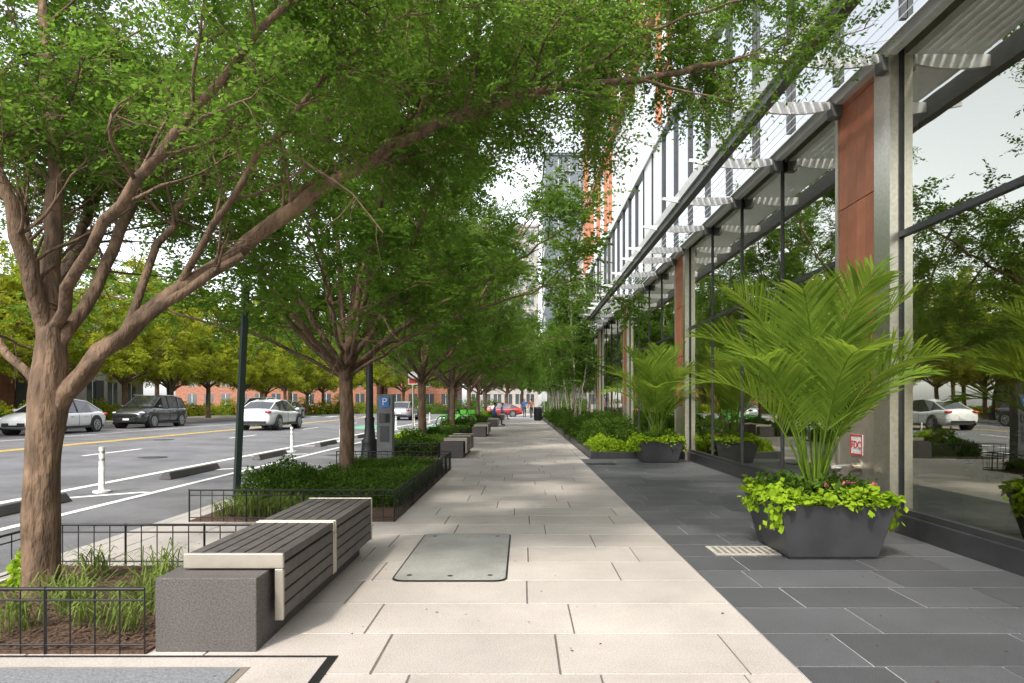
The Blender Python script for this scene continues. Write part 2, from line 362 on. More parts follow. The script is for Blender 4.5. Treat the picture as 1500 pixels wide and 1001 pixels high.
# ---------------- ground / road / paving ----------------
g=G(); g.add([(-600,-600,-.2),(600,-600,-.2),(600,600,-.2),(-600,600,-.2)],[(0,1,2,3)],'ground'); g.obj('ground')
RX=[-23,-20,-16,-12,-8,-4.15]; RZ=[.02,.05,.07,.05,-.03,-.13]
def rz(x): return float(np.interp(x,RX,RZ))
g=G()
vs=[]
for y in (-30,300):
    for x,z in zip(RX,RZ): vs.append((x,y,z))
n=len(RX); g.add(vs,[(i,i+1,n+i+1,n+i) for i in range(n-1)],'asphalt'); g.obj('street_road')
g=G(); g.add([(-200,66,-.14),(200,66,-.14),(200,80,-.14),(-200,80,-.14)],[(0,1,2,3)],'asphalt'); g.obj('cross_street_road')
g=G()
def strip(x0,x1,y0,y1,m,dx=0,zo=.006):
    v=[(x0,y0,rz(x0)+zo),(x1,y0,rz(x1)+zo),(x1+dx,y1,rz(x1+dx)+zo),(x0+dx,y1,rz(x0+dx)+zo)]
    g.add(v,[(0,1,2,3)],m)
strip(-5.95,-5.83,-10,64,'white'); strip(-7.35,-7.2,-10,64,'white')
y=1.5
while y<62:
    strip(-7.2,-7.02,y,y+1.25,'white',dx=1.1); y+=4.1
y=0
while y<62:
    strip(-11.0,-10.88,y,y+2.6,'white'); y+=8.5
strip(-14.1,-13.98,-10,64,'yellow'); strip(-13.86,-13.74,-10,64,'yellow')
strip(-17.6,-17.48,-10,64,'white')
y=3
while y<60: strip(-17.48,-16.9,y,y+.1,'white'); y+=6
strip(-5.8,-4.6,33,45,'green',zo=.004); strip(-9.5,-7.4,36,42,'green',zo=.004)
for i in range(10): strip(-21.5+i*1.7,-20.8+i*1.7,62,65,'white',zo=.009)
g.obj('road_markings')
g=G()
for x,y in [(-9.2,17),(-12.6,24),(-5.2,19)]: g.tube([(x,y,rz(x)+.001),(x,y,rz(x)+.008)],.33,24,'black',sm=False)
g.obj('manhole_covers')
g=G(); g.box(-31,-23.15,-30,65,-.2,.17,'paveL'); g.box(-23.15,-23,-30,65,-.2,.168,'kerb'); g.obj('far_pavement')
g=G(); g.box(-4.0,1.4,-8,65,-.2,-.006,'jointL'); g.box(1.4,1.64,16.5,65,-.2,-.006,'jointL'); g.box(1.4,4.0,-8,16.5,-.2,-.006,'jointD')
g.box(1.64,4.2,16.5,65,-.2,-.02,'jointL'); g.obj('pavement_slab')
g=G()
y=-8
while y<65: g.box(-4.15,-4.005,y,y+1.79,-.2,0,'kerb'); y+=1.8
g.obj('granite_kerb',bevel=.012)
def tiles(name,x0,x1,y0,y1,m,rw,lw,gap,seed):
    rr=random.Random(seed); g=G(); y=y0
    while y<y1-.01:
        ye=min(y+rw,y1); x=x0; first=True
        while x<x1-.01:
            w=rr.choice([lw,lw,lw*1.3,lw*.75]); 
            if first: w*=rr.uniform(.35,1); first=False
            xe=x+w
            if x1-xe<.25: xe=x1
            z=rr.uniform(-.0012,.0005); h=gap/2*rr.uniform(.8,1.2); c=.003
            a=(x+h,xe-h,y+h,ye-h,-.0065); b=(x+h+c,xe-h-c,y+h+c,ye-h-c,z)
            v=[(a[0],a[2],-.0065),(a[1],a[2],-.0065),(a[1],a[3],-.0065),(a[0],a[3],-.0065),(b[0],b[2],z),(b[1],b[2],z),(b[1],b[3],z),(b[0],b[3],z)]
            g.add(v,[(4,5,6,7),(0,1,5,4),(1,2,6,5),(2,3,7,6),(3,0,4,7)],m)
            x=xe
        y=ye
    g.obj(name)
tiles('light_pavement',-4.0,1.4,-8,65,'paveL',.6,.95,.009,3)
tiles('light_pavement',1.4,1.64,16.5,65,'paveL',.6,.95,.009,4)
tiles('dark_pavement',1.4,3.9,-8,16.5,'paveD',.5,.8,.010,5)
g=G(); g.box(-4.15,8,80,200,-.2,0,'paveL'); g.obj('pavement_beyond_crossing')
rngs=np.random.default_rng(9)
q=Q(); n=420; P=np.stack([rngs.uniform(-3.9,3.8,n),rngs.uniform(1.5,22,n),np.full(n,.004)],1); A=rngs.normal(0,1,(n,3)); A[:,2]=0; l=rngs.uniform(.012,.032,n)
q.quads(leafquads(P,A,np.tile([0,0,1.],(n,1))+rngs.normal(0,.1,(n,3)),l,l*.5),0)
me=q.mesh('fallen_leaves',['soil']); o=bpy.data.objects.new('fallen_leaves',me); COL.objects.link(o)

def rrect(x0,x1,y0,y1,r,z,n=6):
    out=[]
    for cx,cy,a0 in [(x1-r,y1-r,0),(x0+r,y1-r,90),(x0+r,y0+r,180),(x1-r,y0+r,270)]:
        for i in range(n+1):
            a=R(a0+90*i/n); out.append((cx+r*math.cos(a),cy+r*math.sin(a),z))
    return out
g=G()
for (x0,x1,y0,y1,r,z,m) in [(-1.0,-.115,5.15,7.05,.10,.003,'black'),(-.985,-.13,5.17,7.03,.09,.008,'plate')]:
    v=rrect(x0,x1,y0,y1,r,z); g.add(v,[tuple(range(len(v)))],m)
for x,y in [(-.88,5.32),(-.25,5.32),(-.88,6.88),(-.25,6.88),(-.56,5.3)]:
    g.tube([(x,y,.008),(x,y,.0095)],.022,10,'black')
g.obj('utility_cover')
g=G()
g.box(-3.6,-.98,2.3,3.64,-.005,.004,'black'); g.box(-3.58,-1.03,2.3,3.60,.0,.008,'paveL'); g.box(-3.3,-1.38,2.2,3.46,.0,.012,'trim'); g.box(-3.28,-1.42,2.2,3.43,.0,.017,'hatch')
for i in range(12): g.box(-3.2,-1.5,2.5+i*.075,2.512+i*.075,.017,.021,'hatch')
g.obj('utility_vault_hatch')
g=G(); g.box(1.72,2.3,6.05,6.42,-.005,.006,'stone')
for i in range(9): g.box(1.76+i*.06,1.79+i*.06,6.1,6.37,.006,.008,'trim')
g.obj('drain_grate')
g=G(); g.box(1.45,2.05,14.9,15.3,-.005,.006,'black')
for i in range(10): g.box(1.47+i*.058,1.49+i*.058,14.93,15.27,.006,.012,'frame')
g.obj('drain_grate')

# ---------------- benches ----------------
g=G()
g.box(-1.99,-1.44,3.70,6.05,0,.40,'concD')
bx0,bx1=-1.92,-1.36
for (ya,yb) in [(3.90,4.92),(5.0,6.15)]:
    n=7; w=(bx1-bx0)/n
    for i in range(n): g.box(bx0+i*w+.004,bx0+(i+1)*w-.004,ya,yb,.44,.49,'slat')
    for i in range(4): g.box(bx1-.035,bx1+.0,ya,yb,.43-.078*(i+1)+.006,.43-.078*i-.002,'slat')
    for yy in (ya-.03,yb):
        g.box(bx0-.003,bx1+.004,yy,yy+.028,.41,.496,'trim'); g.box(bx1-.045,bx1+.004,yy,yy+.028,.115,.409,'trim')
    g.box(bx0+.03,bx1-.06,ya+.05,yb-.05,.4005,.438,'black')
bench=g.obj('street_bench',bevel=.006)
for y in (16.6,27,38.5,53): inst(bench,(0,y-3.7,0),name='street_bench')

# ---------------- fences, beds ----------------
def fence(g,p,q,h=.35):
    p=Vector(p);q=Vector(q);L=(q-p).length;n=max(2,int(round(L/.13)))
    g.tube([p+Vector((0,0,h)),q+Vector((0,0,h))],.010,4,'black'); g.tube([p+Vector((0,0,h-.06)),q+Vector((0,0,h-.06))],.006,4,'black'); g.tube([p+Vector((0,0,.05)),q+Vector((0,0,.05))],.006,4,'black')
    for i in range(n+1):
        a=p+(q-p)*i/n; g.tube([a+Vector((0,0,0)),a+Vector((0,0,h+(.012 if i%5==0 else 0)))],.010 if i%5==0 else .005,4,'black',sm=False)
def blades(q,cx,cy,n,spread,h,mi=0,z0=.02,wid=.009):
    P=np.stack([cx+rngs.normal(0,spread,n),cy+rngs.normal(0,spread,n),np.full(n,z0)],1)
    a=rngs.uniform(0,6.28,n); D=np.stack([np.cos(a),np.sin(a),np.zeros(n)],1); hh=h*rngs.uniform(.5,1.2,n)[:,None]
    S=np.stack([-np.sin(a),np.cos(a),np.zeros(n)],1)*wid/2; Z=np.array([0,0,1.])
    k=rngs.uniform(.5,1.3,n)[:,None]
    p=[P,P+D*hh*.22*k+Z*hh*.6,P+D*hh*.6*k+Z*hh*.85,P+D*hh*1.05*k+Z*hh*.62]; ws=[.7,1,.8,.1]
    rn=rngs.random(n)
    for i in range(3):
        q.quads(np.stack([p[i]-S*ws[i],p[i]+S*ws[i],p[i+1]+S*ws[i+1],p[i+1]-S*ws[i+1]],1).reshape(-1,3),mi,rn)
def boxcloud(q,x0,x1,y0,y1,z0,z1,n,leaf,mi=0):
    a=rngs.random((n,3)); top=rngs.random(n)<.62
    P=np.stack([x0+a[:,0]*(x1-x0),y0+a[:,1]*(y1-y0),z0+a[:,2]*(z1-z0)],1)
    P[top,2]=z1+rngs.normal(0,.02,top.sum())
    s=~top; k=rngs.integers(0,4,n)
    P[s&(k==0),0]=x0;P[s&(k==1),0]=x1;P[s&(k==2),1]=y0;P[s&(k==3),1]=y1
    P+=rngs.normal(0,.022,P.shape)
    P[:,2]+=(np.sin(P[:,0]*5.1+1)*np.sin(P[:,1]*4.3)*.04+np.sin(P[:,0]*11+2)*np.sin(P[:,1]*9)*.02)*(P[:,2]-z0)/(z1-z0)
    A=rngs.normal(0,1,(n,3)); A[:,2]+=.5; l=leaf*rngs.uniform(.7,1.3,n)
    q.quads(leafquads(P,A,rngs.normal(0,1,(n,3)),l,l*.6),mi)
def ballcloud(q,c,r,n,leaf,mi=0,seed=0,asp=.6,up=.0):
    D=nrm(rngs.normal(0,1,(n,3))); D[:,2]=np.abs(D[:,2])*.95-.12*rngs.random(n); D=nrm(D)
    lump=1+.10*np.sin(D[:,0]*7+seed)*np.sin(D[:,1]*6+seed*2)+.06*np.sin(D[:,2]*13+seed)
    rad=(lump*rngs.uniform(.80,1.06,n)**1)[:,None]
    P=np.array(c)+D*rad*np.array(r); A=rngs.normal(0,1,(n,3))+D*.7; A[:,2]+=up; l=leaf*rngs.uniform(.7,1.3,n)
    q.quads(leafquads(P,A,D+rngs.normal(0,.6,(n,3)),l,l*asp),mi)
def qobj(q,name,mats,loc=(0,0,0),parent=None):
    o=bpy.data.objects.new(name,q.mesh(name,mats)); COL.objects.link(o); o.location=loc
    if parent:o.parent=parent
    return o
beds=[(-3.9,-2.02,3.67,5.6),(-3.78,-1.45,7.75,13.9),(-3.78,-2.05,16.6,24.5),(-3.78,-2.05,27,34),(-3.78,-2.05,38.5,47),(-3.78,-2.05,50.5,58)]
for bi,(x0,x1,y0,y1) in enumerate(beds):
    g=G(); g.box(x0,x1,y0,y1,-.1,.015,'soil')
    rr=random.Random(bi)
    if bi<2:
        for _ in range(3200 if bi==0 else 500):
            x=rr.uniform(x0+.03,x1-.03);y=rr.uniform(y0+.03,y1-.03 if bi==0 else y0+1.2);a=rr.uniform(0,3.14);l=rr.uniform(.008,.028);w=.006
            dx,dy=math.cos(a),math.sin(a); z=.018+rr.random()*.016
            g.add([(x-dx*l-dy*w,y-dy*l+dx*w,z),(x+dx*l-dy*w,y+dy*l+dx*w,z+.008),(x+dx*l+dy*w,y+dy*l-dx*w,z+.004),(x-dx*l+dy*w,y-dy*l-dx*w,z)],[(0,1,2,3)],'soil')
    g.obj('planting_bed_soil')
    g=G(); 
    if bi==0:
        fence(g,(x0,y0,0),(x1-.01,y0,0)); fence(g,(x0,y1,0),(x1-.2,y1,0)); fence(g,(x0,y0,0),(x0,y1,0))
    else:
        fence(g,(x0,y0,0),(x1,y0,0),.36); fence(g,(x1,y0,0),(x1,y1,0),.36); fence(g,(x0,y1,0),(x1,y1,0),.36)
    g.obj('iron_fence')
q=Q()
for cx,cy in [(-2.35,3.98),(-2.62,4.12),(-2.95,4.0),(-2.2,4.4),(-3.0,4.55),(-2.55,4.75),(-2.25,5.0),(-2.8,5.25),(-3.55,4.2),(-2.15,5.35),(-3.3,5.3),(-2.45,4.4),(-2.85,4.3)]:
    blades(q,cx,cy,52,.065,.24)
qobj(q,'grass',['grass'])
q=Q()
for i in range(16): blades(q,-3.6+rg.random()*1.0,7.95+rg.random()*.6,60,.05,.22)
qobj(q,'grass',['grass'])
q=Q(); boxcloud(q,-3.3,-1.6,8.75,13.5,.02,.22,34000,.038); qobj(q,'hedge',['hedge'])
g=G(); g.box(-3.27,-1.63,8.8,13.47,.0,.17,'soil'); g.obj('hedge_core')
def shrub(c,r,n=5000,leaf=.04,m='hedge',name='shrub'):
    q=Q(); ballcloud(q,(0,0,0),r,n,leaf,0,rg.random()*6); 
    gg=np.array(r)*.8
    t=np.linspace(0,1,7); q.tube(np.stack([0*t,0*t,-.1+t*gg[2]],1),np.sqrt(1-t**2)*min(gg[0],gg[1])+.001,8,1)
    qobj(q,name,[m,'hedge'],c)
shrub((-3.35,9.1,.0),(.42,.42,.52)); shrub((-2.85,9.0,.0),(.38,.36,.48)); shrub((-3.4,9.9,0),(.4,.4,.5))
q=Q(); ballcloud(q,(-3.55,4.9,.0),(.1,.1,.3),500,.05); qobj(q,'groundcover',['lime'])
for bi,(x0,x1,y0,y1) in enumerate(beds[2:]):
    q=Q(); boxcloud(q,x0+.3,x1-.2,y0+.4,y1-.3,.02,.34,14000,.06); qobj(q,'hedge',['hedge'])
    g=G(); g.box(x0+.34,x1-.24,y0+.44,y1-.34,0,.28,'soil'); g.obj('hedge_core')
    for i in range(3): shrub((rg.uniform(x0+.6,x1-.3),y0+rg.uniform(.6,2.4)+i*1.5,.05),(.45,.45,rg.uniform(.5,.7)),2200,.07,rg.choice(['hedge','lime','hedge']))

# right bed
g=G(); g.box(1.66,1.82,16.5,62,-.1,.17,'plinth'); g.box(1.82,3.9,16.5,16.64,-.1,.168,'plinth'); g.obj('planter_kerb',bevel=.008)
g=G(); g.box(1.82,3.9,16.64,62,-.1,.10,'soil'); g.obj('planting_bed_soil')
for x,y,r in [(2.3,20.4,.55),(2.3,23.6,.6),(2.2,26.5,.55),(3.0,20.5,.5),(2.4,30,.6),(2.3,34,.6),(2.4,38,.65),(2.3,43,.6),(2.4,48,.6),(3.2,24,.6),(3.2,28,.6)]:
    shrub((x,y,.1),(r,r,r*1.55),4600,.055)
q=Q()
for i in range(70):
    x=rg.uniform(1.95,3.75);y=16.85+rg.random()**1.3*9
    ballcloud(q,(x,y,.08),(.24,.24,rg.uniform(.16,.40)),420,.07,0,i)
qobj(q,'groundcover',['lime'])
q=Q()
for i in range(60):
    ballcloud(q,(rg.uniform(2.0,3.75),rg.uniform(26,60),.08),(.4,.4,rg.uniform(.3,.6)),260,.1,0,i)
qobj(q,'groundcover',['hedge'])
def birch(x,y,s):
    rng=np.random.default_rng(s); np.random.seed(s); q=Q(); limbs=[]
    for i in range(4):
        a=i*1.6+s; d=np.array([math.cos(a),math.sin(a),0])
        limbs.append(([d*.05,d*.2+[0,0,1.5],d*.45+[0,0,3.2],d*.8+[0,0,6.2]],.035,.008,.35))
    finish_tree(q,rng,limbs,.12,.3,6,5,9,1.0,1.9,sides=6,twdraw=False)
    o=bpy.data.objects.new('birch_tree',q.mesh('birch_tree',['bark2','leaf'])); COL.objects.link(o); o.location=(x,y,.1)
for i,(x,y) in enumerate([(2.35,29),(2.5,36),(2.3,43),(2.4,50),(2.4,57)]): birch(x,y,i+1)

# ---------------- planters with palms ----------------
def frond(q,o,az,e0,L,droop,rng,mi=1):
    n=18; p=np.array(o,float); P=[p]; T=[]
    tw=rng.uniform(-.25,.25)
    for i in range(n):
        t=i/n; e=e0-droop*t**2.0; a2=az+tw*t; d=np.array([math.cos(a2)*math.cos(e),math.sin(a2)*math.cos(e),math.sin(e)]); T.append(d); p=p+d*L/n; P.append(p)
    P=np.array(P);T.append(T[-1]);T=np.array(T)
    q.tube(P,np.linspace(.012,.003,n+1),5,0)
    m=int(36*L/1.5); ts=np.linspace(.32,1,m); idx=ts*n; i0=np.clip(idx.astype(int),0,n-1); f=(idx-i0)[:,None]
    B=P[i0]*(1-f)+P[i0+1]*f; TT=T[i0]
    S0=np.array([-math.sin(az),math.cos(az),0.]); roll=rng.uniform(-.35,.35)
    Up=nrm(np.cross(TT,S0)); Up*=np.sign(Up[:,2:3]+1e-6); Sd=S0*math.cos(roll)+Up*math.sin(roll); Up=nrm(np.cross(Sd,TT)); Up*=np.sign(Up[:,2:3]+1e-6)
    ll=(.50*np.sin(np.pi*((ts-.32)/.68*.80+.14))**.75+.03)*(L/1.6)**.5
    for sgn in (-1,1):
        D=nrm(TT*(.62+.55*ts[:,None])+Sd*sgn*.85+Up*.30+rng.normal(0,.06,(m,3)))
        l=(ll*rng.uniform(.88,1.08,m))[:,None]; rn=rng.random(m); w=rng.uniform(.009,.0125,m)[:,None]
        pts=[B]; dd=D
        for k,(fr,dr) in enumerate(((.4,-.04),(.35,-.12),(.25,-.26))):
            dd=nrm(dd+np.array([0,0,dr])*rng.uniform(.5,1.3,(m,1))); pts.append(pts[-1]+dd*l*fr)
        wv=nrm(np.cross(D,Up+rng.normal(0,.2,(m,3))))*w
        ws=[.45,1,.75,.05]
        for k in range(3):
            q.quads(np.stack([pts[k]-wv*ws[k],pts[k]+wv*ws[k],pts[k+1]+wv*ws[k+1],pts[k+1]-wv*ws[k+1]],1).reshape(-1,3),mi,rn)
def palmpot(cx,cy,seed,height=1.0):
    e=empty('potted_palm',(cx,cy,0))
    g=G(); b=.385;t=.49;z=.48
    v=[]
    for (h,zz) in [(b-.02,.0),(b-.02,.02),(b,.022),(t,z),(t-.035,z),(t-.04,z-.07)]:
        v+=[(-h,-h,zz),(h,-h,zz),(h,h,zz),(-h,h,zz)]
    f=[(3,2,1,0)]
    for k in range(5):
        for j in range(4): f.append((k*4+j,k*4+(j+1)%4,k*4+4+(j+1)%4,k*4+4+j))
    g.add(v,f,'pot'); h=t-.04; g.add([(-h,-h,z-.07),(h,-h,z-.07),(h,h,z-.07),(-h,h,z-.07)],[(0,1,2,3)],'soil')
    g.obj('planter',e,bevel=.006)
    rng=np.random.default_rng(seed); np.random.seed(seed); q=Q()
    n=1900
    side=rng.integers(0,4,n); u=rng.uniform(-.5,.5,n); dens=np.sin(u*9+side*2.1)*.5+.5; hang=np.abs(rng.normal(0,.045,n))*(.3+dens)
    out=rng.uniform(-.16,.05,n); X=u*1.02; Y=-.47-out; Z=.50+np.where(out<0,rng.uniform(0,.12,n)*(.5+dens*.7),-hang+.05)
    ca=np.cos(side*np.pi/2);sa=np.sin(side*np.pi/2)
    P=np.stack([X*ca-Y*sa,X*sa+Y*ca,Z],1)
    O=nrm(np.stack([P[:,0],P[:,1],np.zeros(n)],1))
    A=O*.6+rng.normal(0,.6,(n,3))+np.array([0,0,-.35]); l=.062*rng.uniform(.5,1.3,n)
    q.quads(leafquads(P,A,O*.5+np.array([0,0,1.])+rng.normal(0,.45,(n,3)),l,l*.85),2)
    for th,dp in ((-2.5,.2),(-.5,.22),(.3,.2),(2.9,.12)):
        cx_,cy_=np.clip([math.cos(th)*.7,math.sin(th)*.7],-.52,.52); m=50
        P=np.stack([cx_+rng.normal(0,.045,m),cy_+rng.normal(0,.045,m),.5-rng.random(m)*dp],1); l=np.full(m,.06)
        q.quads(leafquads(P,rng.normal(0,.5,(m,3))+[0,0,-.7],rng.normal(0,1,(m,3)),l,l*.85),2)
    n=1700; P=np.stack([rng.uniform(-.4,.4,n),rng.uniform(-.4,.4,n),.46+rng.random(n)**1.3*.22],1); l=.065*rng.uniform(.5,1.3,n)
    q.quads(leafquads(P,rng.normal(0,1,(n,3)),rng.normal(0,.5,(n,3))+[0,0,1],l,l*.6),3)
    for k in range(6):
        c=np.array([rng.uniform(.05,.42),rng.uniform(-.45,.1),.60+rng.random()*.06]); m=10
        q.quads(leafquads(np.tile(c,(m,1)),rng.normal(0,1,(m,3)),rng.normal(0,1,(m,3)),np.full(m,.026),np.full(m,.022)),4)
    for k in range(6):
        a=rng.uniform(0,6.28); q.tube([(math.cos(a)*.03,math.sin(a)*.03,.42),(math.cos(a)*.05,math.sin(a)*.05,.6),(math.cos(a)*.08,math.sin(a)*.08,.85)],[.022,.018,.012],6,0)
    nf=18
    for k in range(nf):
        az=k*2.399+rng.uniform(-.2,.2); fr=k/nf
        e0=R(88-22*fr+rng.uniform(-4,4)); L=(2.05-.40*fr+rng.uniform(-.1,.1))*height
        if math.cos(az)>0: L*=1-.25*math.cos(az)*fr
        frond(q,(math.cos(az)*.06,math.sin(az)*.06,.58),az,e0,L,R(rng.uniform(25,50)+60*fr),rng)
    qobj(q,'palm_and_underplanting',['palm','palm','lime','hedge','pink'],parent=e)
palmpot(2.68,6.26,3); palmpot(3.12,15.75,8,1.05); palmpot(3.0,-1.6,12)
# potted plant added behind the glass, standing in for a planter's reflection
e=empty('reflected_plant_standin',(4.72,6.95,.12))
g=G(); g.tube([(0,0,0),(0,0,.02),(0,0,.42),(0,0,.44)],[.16,.18,.24,.22],20,'whitep'); g.obj('pot',e)
q=Q(); rng=np.random.default_rng(3)
for k in range(9):
    a=k*2.4; B=wander(rng,np.array([0,0,.4]),np.array([math.cos(a)*.35,math.sin(a)*.35,1]),rng.uniform(.6,1.0),6,.12,0); q.tube(B,np.linspace(.012,.005,7),5,1)
    for c in B[2:]:
        m=4; q.quads(leafquads(np.tile(c,(m,1)),rng.normal(0,1,(m,3))+[0,0,-.2],rng.normal(0,.5,(m,3))+[0,0,1],np.full(m,.24),np.full(m,.12)),0)
qobj(q,'leaves',['hedge','bark'],parent=e)

# ---------------- main building ----------------
B=empty('office_building')
WX=3.95; Y0,Y1=-11.0,42.3
cols=[7.15+9*k for k in range(-2,4)]
g=G(); g.box(3.9,4.06,Y0,Y1,-.1,.2,'plinth'); g.obj('plinth',B,bevel=.006)
g=G()
edges=[]; ys=Y0
for c in cols:
    edges.append((ys,c)); ys=c+1.35
edges.append((ys,Y1))
for (a,b) in edges:
    if b-a<.3: continue
    g.add([(WX+.02,a,.2),(WX+.02,b,.2),(WX+.02,b,5.15),(WX+.02,a,5.15)],[(0,3,2,1)],'glass')
g.obj('shopfront_glass',B)
g=G()
for (a,b) in edges:
    if b-a<.3: continue
    n=max(1,round((b-a)/1.95))
    for i in range(n+1):
        y=a+(b-a)*i/n; g.box(WX-.006,WX+.05,y-.012,y+.012,.202,5.14,'frame')
    g.box(WX-.014,WX+.055,a,b,3.08,3.14,'frame'); g.box(WX-.02,WX+.06,a,b,.201,.26,'frame'); g.box(WX-.02,WX+.06,a,b,5.1,5.24,'alum')
g.obj('mullions',B)
g=G()
for c in cols:
    g.box(WX-.10,WX+.2,c,c+.16,0,5.2,'steel'); g.box(WX-.05,WX+.2,c+.163,c+.42,0,5.2,'steel')
    g.box(WX-.05,WX+.2,c+1.29,c+1.36,0,5.2,'steel')
    z=1.28
    while z<5.1:
        z2=min(z+1.22,5.2)
        for i in range(4): 
            ya=c+.43+i*.215; g.box(WX-.03,WX+.2,ya,ya+.211,z,z2-.012,'terra')
        z=z2
    g.box(WX-.036,WX+.2,c+.425,c+1.285,.0,1.27,'trim')
g.obj('terracotta_columns',B)
g=G(); g.box(4.1,12,Y0,Y1,-.1,.12,'intd'); g.box(4.1,12,Y0,Y1,5.25,5.35,'intd'); g.box(7,7.2,Y0,Y1,.12,5.25,'tan')
for y in range(-8,42,6): g.box(6.0,6.4,y,y+.4,.12,5.25,'tan')
for y in (3,5,9.5,12,13.5,20,22,30): g.box(5.5,6.4,y,y+1.2,.12,.85,'whitep')
g.obj('interior',B)
g=G()
g.box(2.84,2.96,Y0,Y1,4.86,5.10,'beam'); g.box(2.80,2.838,Y0,Y1,4.98,5.14,'alum'); g.box(3.82,3.92,Y0,Y1,5.0,5.16,'alum')
x=3.03
while x<3.8: 
    v=[(x,Y0,5.08),(x+.055,Y0,5.13),(x+.055,Y0,5.14),(x,Y0,5.09)]; v+=[(a,Y1,c) for a,_,c in v]
    g.add(v,[(0,1,2,3),(0,4,5,1),(1,5,6,2),(2,6,7,3),(3,7,4,0),(7,6,5,4)],'alum'); x+=.105
g.obj('canopy_louvres',B)
g=G()
ya=[]
for c in cols:
    ya+=[c+.1,c+1.25,c+3.2,c+5.15,c+7.1]
for y in ya:
    if y>Y1: continue
    n=12; vt=[];vb=[]
    for i in range(n+1):
        t=i/n; x=WX+.0-t*1.42; vt.append((x,5.055)); vb.append((x,5.05-.20*math.sin(math.pi*min(1,(1-t)*.85+.12))**.8*(1-t*.55)))
    vs=[]
    for dy in (0,.035):
        vs+=[(x,y+dy,z) for x,z in vt]+[(x,y+dy,z) for x,z in vb]
    k=n+1; fs=[]
    for i in range(n):
        fs+=[(i,i+1,k+i+1,k+i),(2*k+i,3*k+i,3*k+i+1,2*k+i+1),(i,2*k+i,2*k+i+1,i+1),(k+i,k+i+1,3*k+i+1,3*k+i)]
    g.add(vs,fs,'alum')
    g.box(WX-.16,WX-.02,y-.05,y+.09,4.86,5.02,'beam')
    g.tube([(WX-.05,y+.0175,4.98),(2.9,y+.0175,5.03)],.018,6,'steel')
g.obj('canopy_brackets',B)
g=G(); g.box(WX+.06,24,Y0,Y1,5.36,36,'intd'); g.obj('core',B)
g=G(); g.add([(WX,Y0,5.25),(WX,Y1,5.25),(WX,Y1,36),(WX,Y0,36)],[(0,3,2,1)],'glassU'); g.add([(WX,Y1+.03,0),(24,Y1+.03,0),(24,Y1+.03,36),(WX,Y1+.03,36)],[(0,1,2,3)],'glassU'); g.obj('upper_glass',B)
g=G(); rr=random.Random(2)
z=5.3; fl=0
while z<35.5:
    h=3.75
    g.box(WX-.10 if fl==0 else WX-.24,WX-.004,Y0,Y1,z+h-.22,z+h,'alum' if fl==0 else 'terra_fin')
    if fl>0: g.box(WX-.28,WX-.004,Y0,Y1,z+h+.003,z+h+.10,'alum')
    y=Y0
    while y<Y1:
        g.box(WX-.06,WX-.004,y,y+.06,z,z+h-.223,'frame' if fl==0 else 'alum')
        if fl>0 and rr.random()<.4: g.box(WX-.22,WX-.061,y+.0,y+.14,z+.103,z+h-.223,'terra_fin')
        if rr.random()<(.15 if fl==0 else .38): g.box(WX-.03,WX-.005,y+.062,y+1.4,z+.105,z+h-.23,'whitep')
        y+=1.5
    z+=h; fl+=1
g.obj('upper_facade_panels',B)
e=empty('fire_department_connection')
g=G(); g.box(WX-.045,WX-.037,7.84,8.12,.74,.98,'whitep')
for a in [(7.84,8.12,.74,.758),(7.84,8.12,.962,.98),(7.84,7.858,.759,.961),(8.102,8.12,.759,.961)]: g.box(WX-.049,WX-.0455,a[0],a[1],a[2],a[3],'red')
g.obj('sign_plate',e)
cu=bpy.data.curves.new('lettering','FONT'); cu.body='FDC'; cu.size=.12; cu.extrude=.002; cu.align_x='CENTER'; cu.align_y='CENTER'; cu.materials.append(M['red'])
t=bpy.data.objects.new('lettering',cu); COL.objects.link(t); t.parent=e; t.location=(WX-.049,7.98,.86); t.rotation_euler=(R(90),0,R(-90))
g=G(); g.tube([(WX-.035,7.95,.60),(WX-.05,7.95,.60)],.10,20,'steel'); g.tube([(WX-.04,7.95,.60),(WX-.13,7.95,.60)],.055,14,'steel')
for s in (-1,1):
    g.tube([(WX-.12,7.95,.60),(WX-.17,7.95+s*.09,.59),(WX-.23,7.95+s*.13,.58)],[.04,.042,.042],12,'steel'); g.tube([(WX-.23,7.95+s*.13,.58),(WX-.27,7.95+s*.155,.575)],.055,8,'steel',sm=False)
g.obj('siamese_inlet',e)

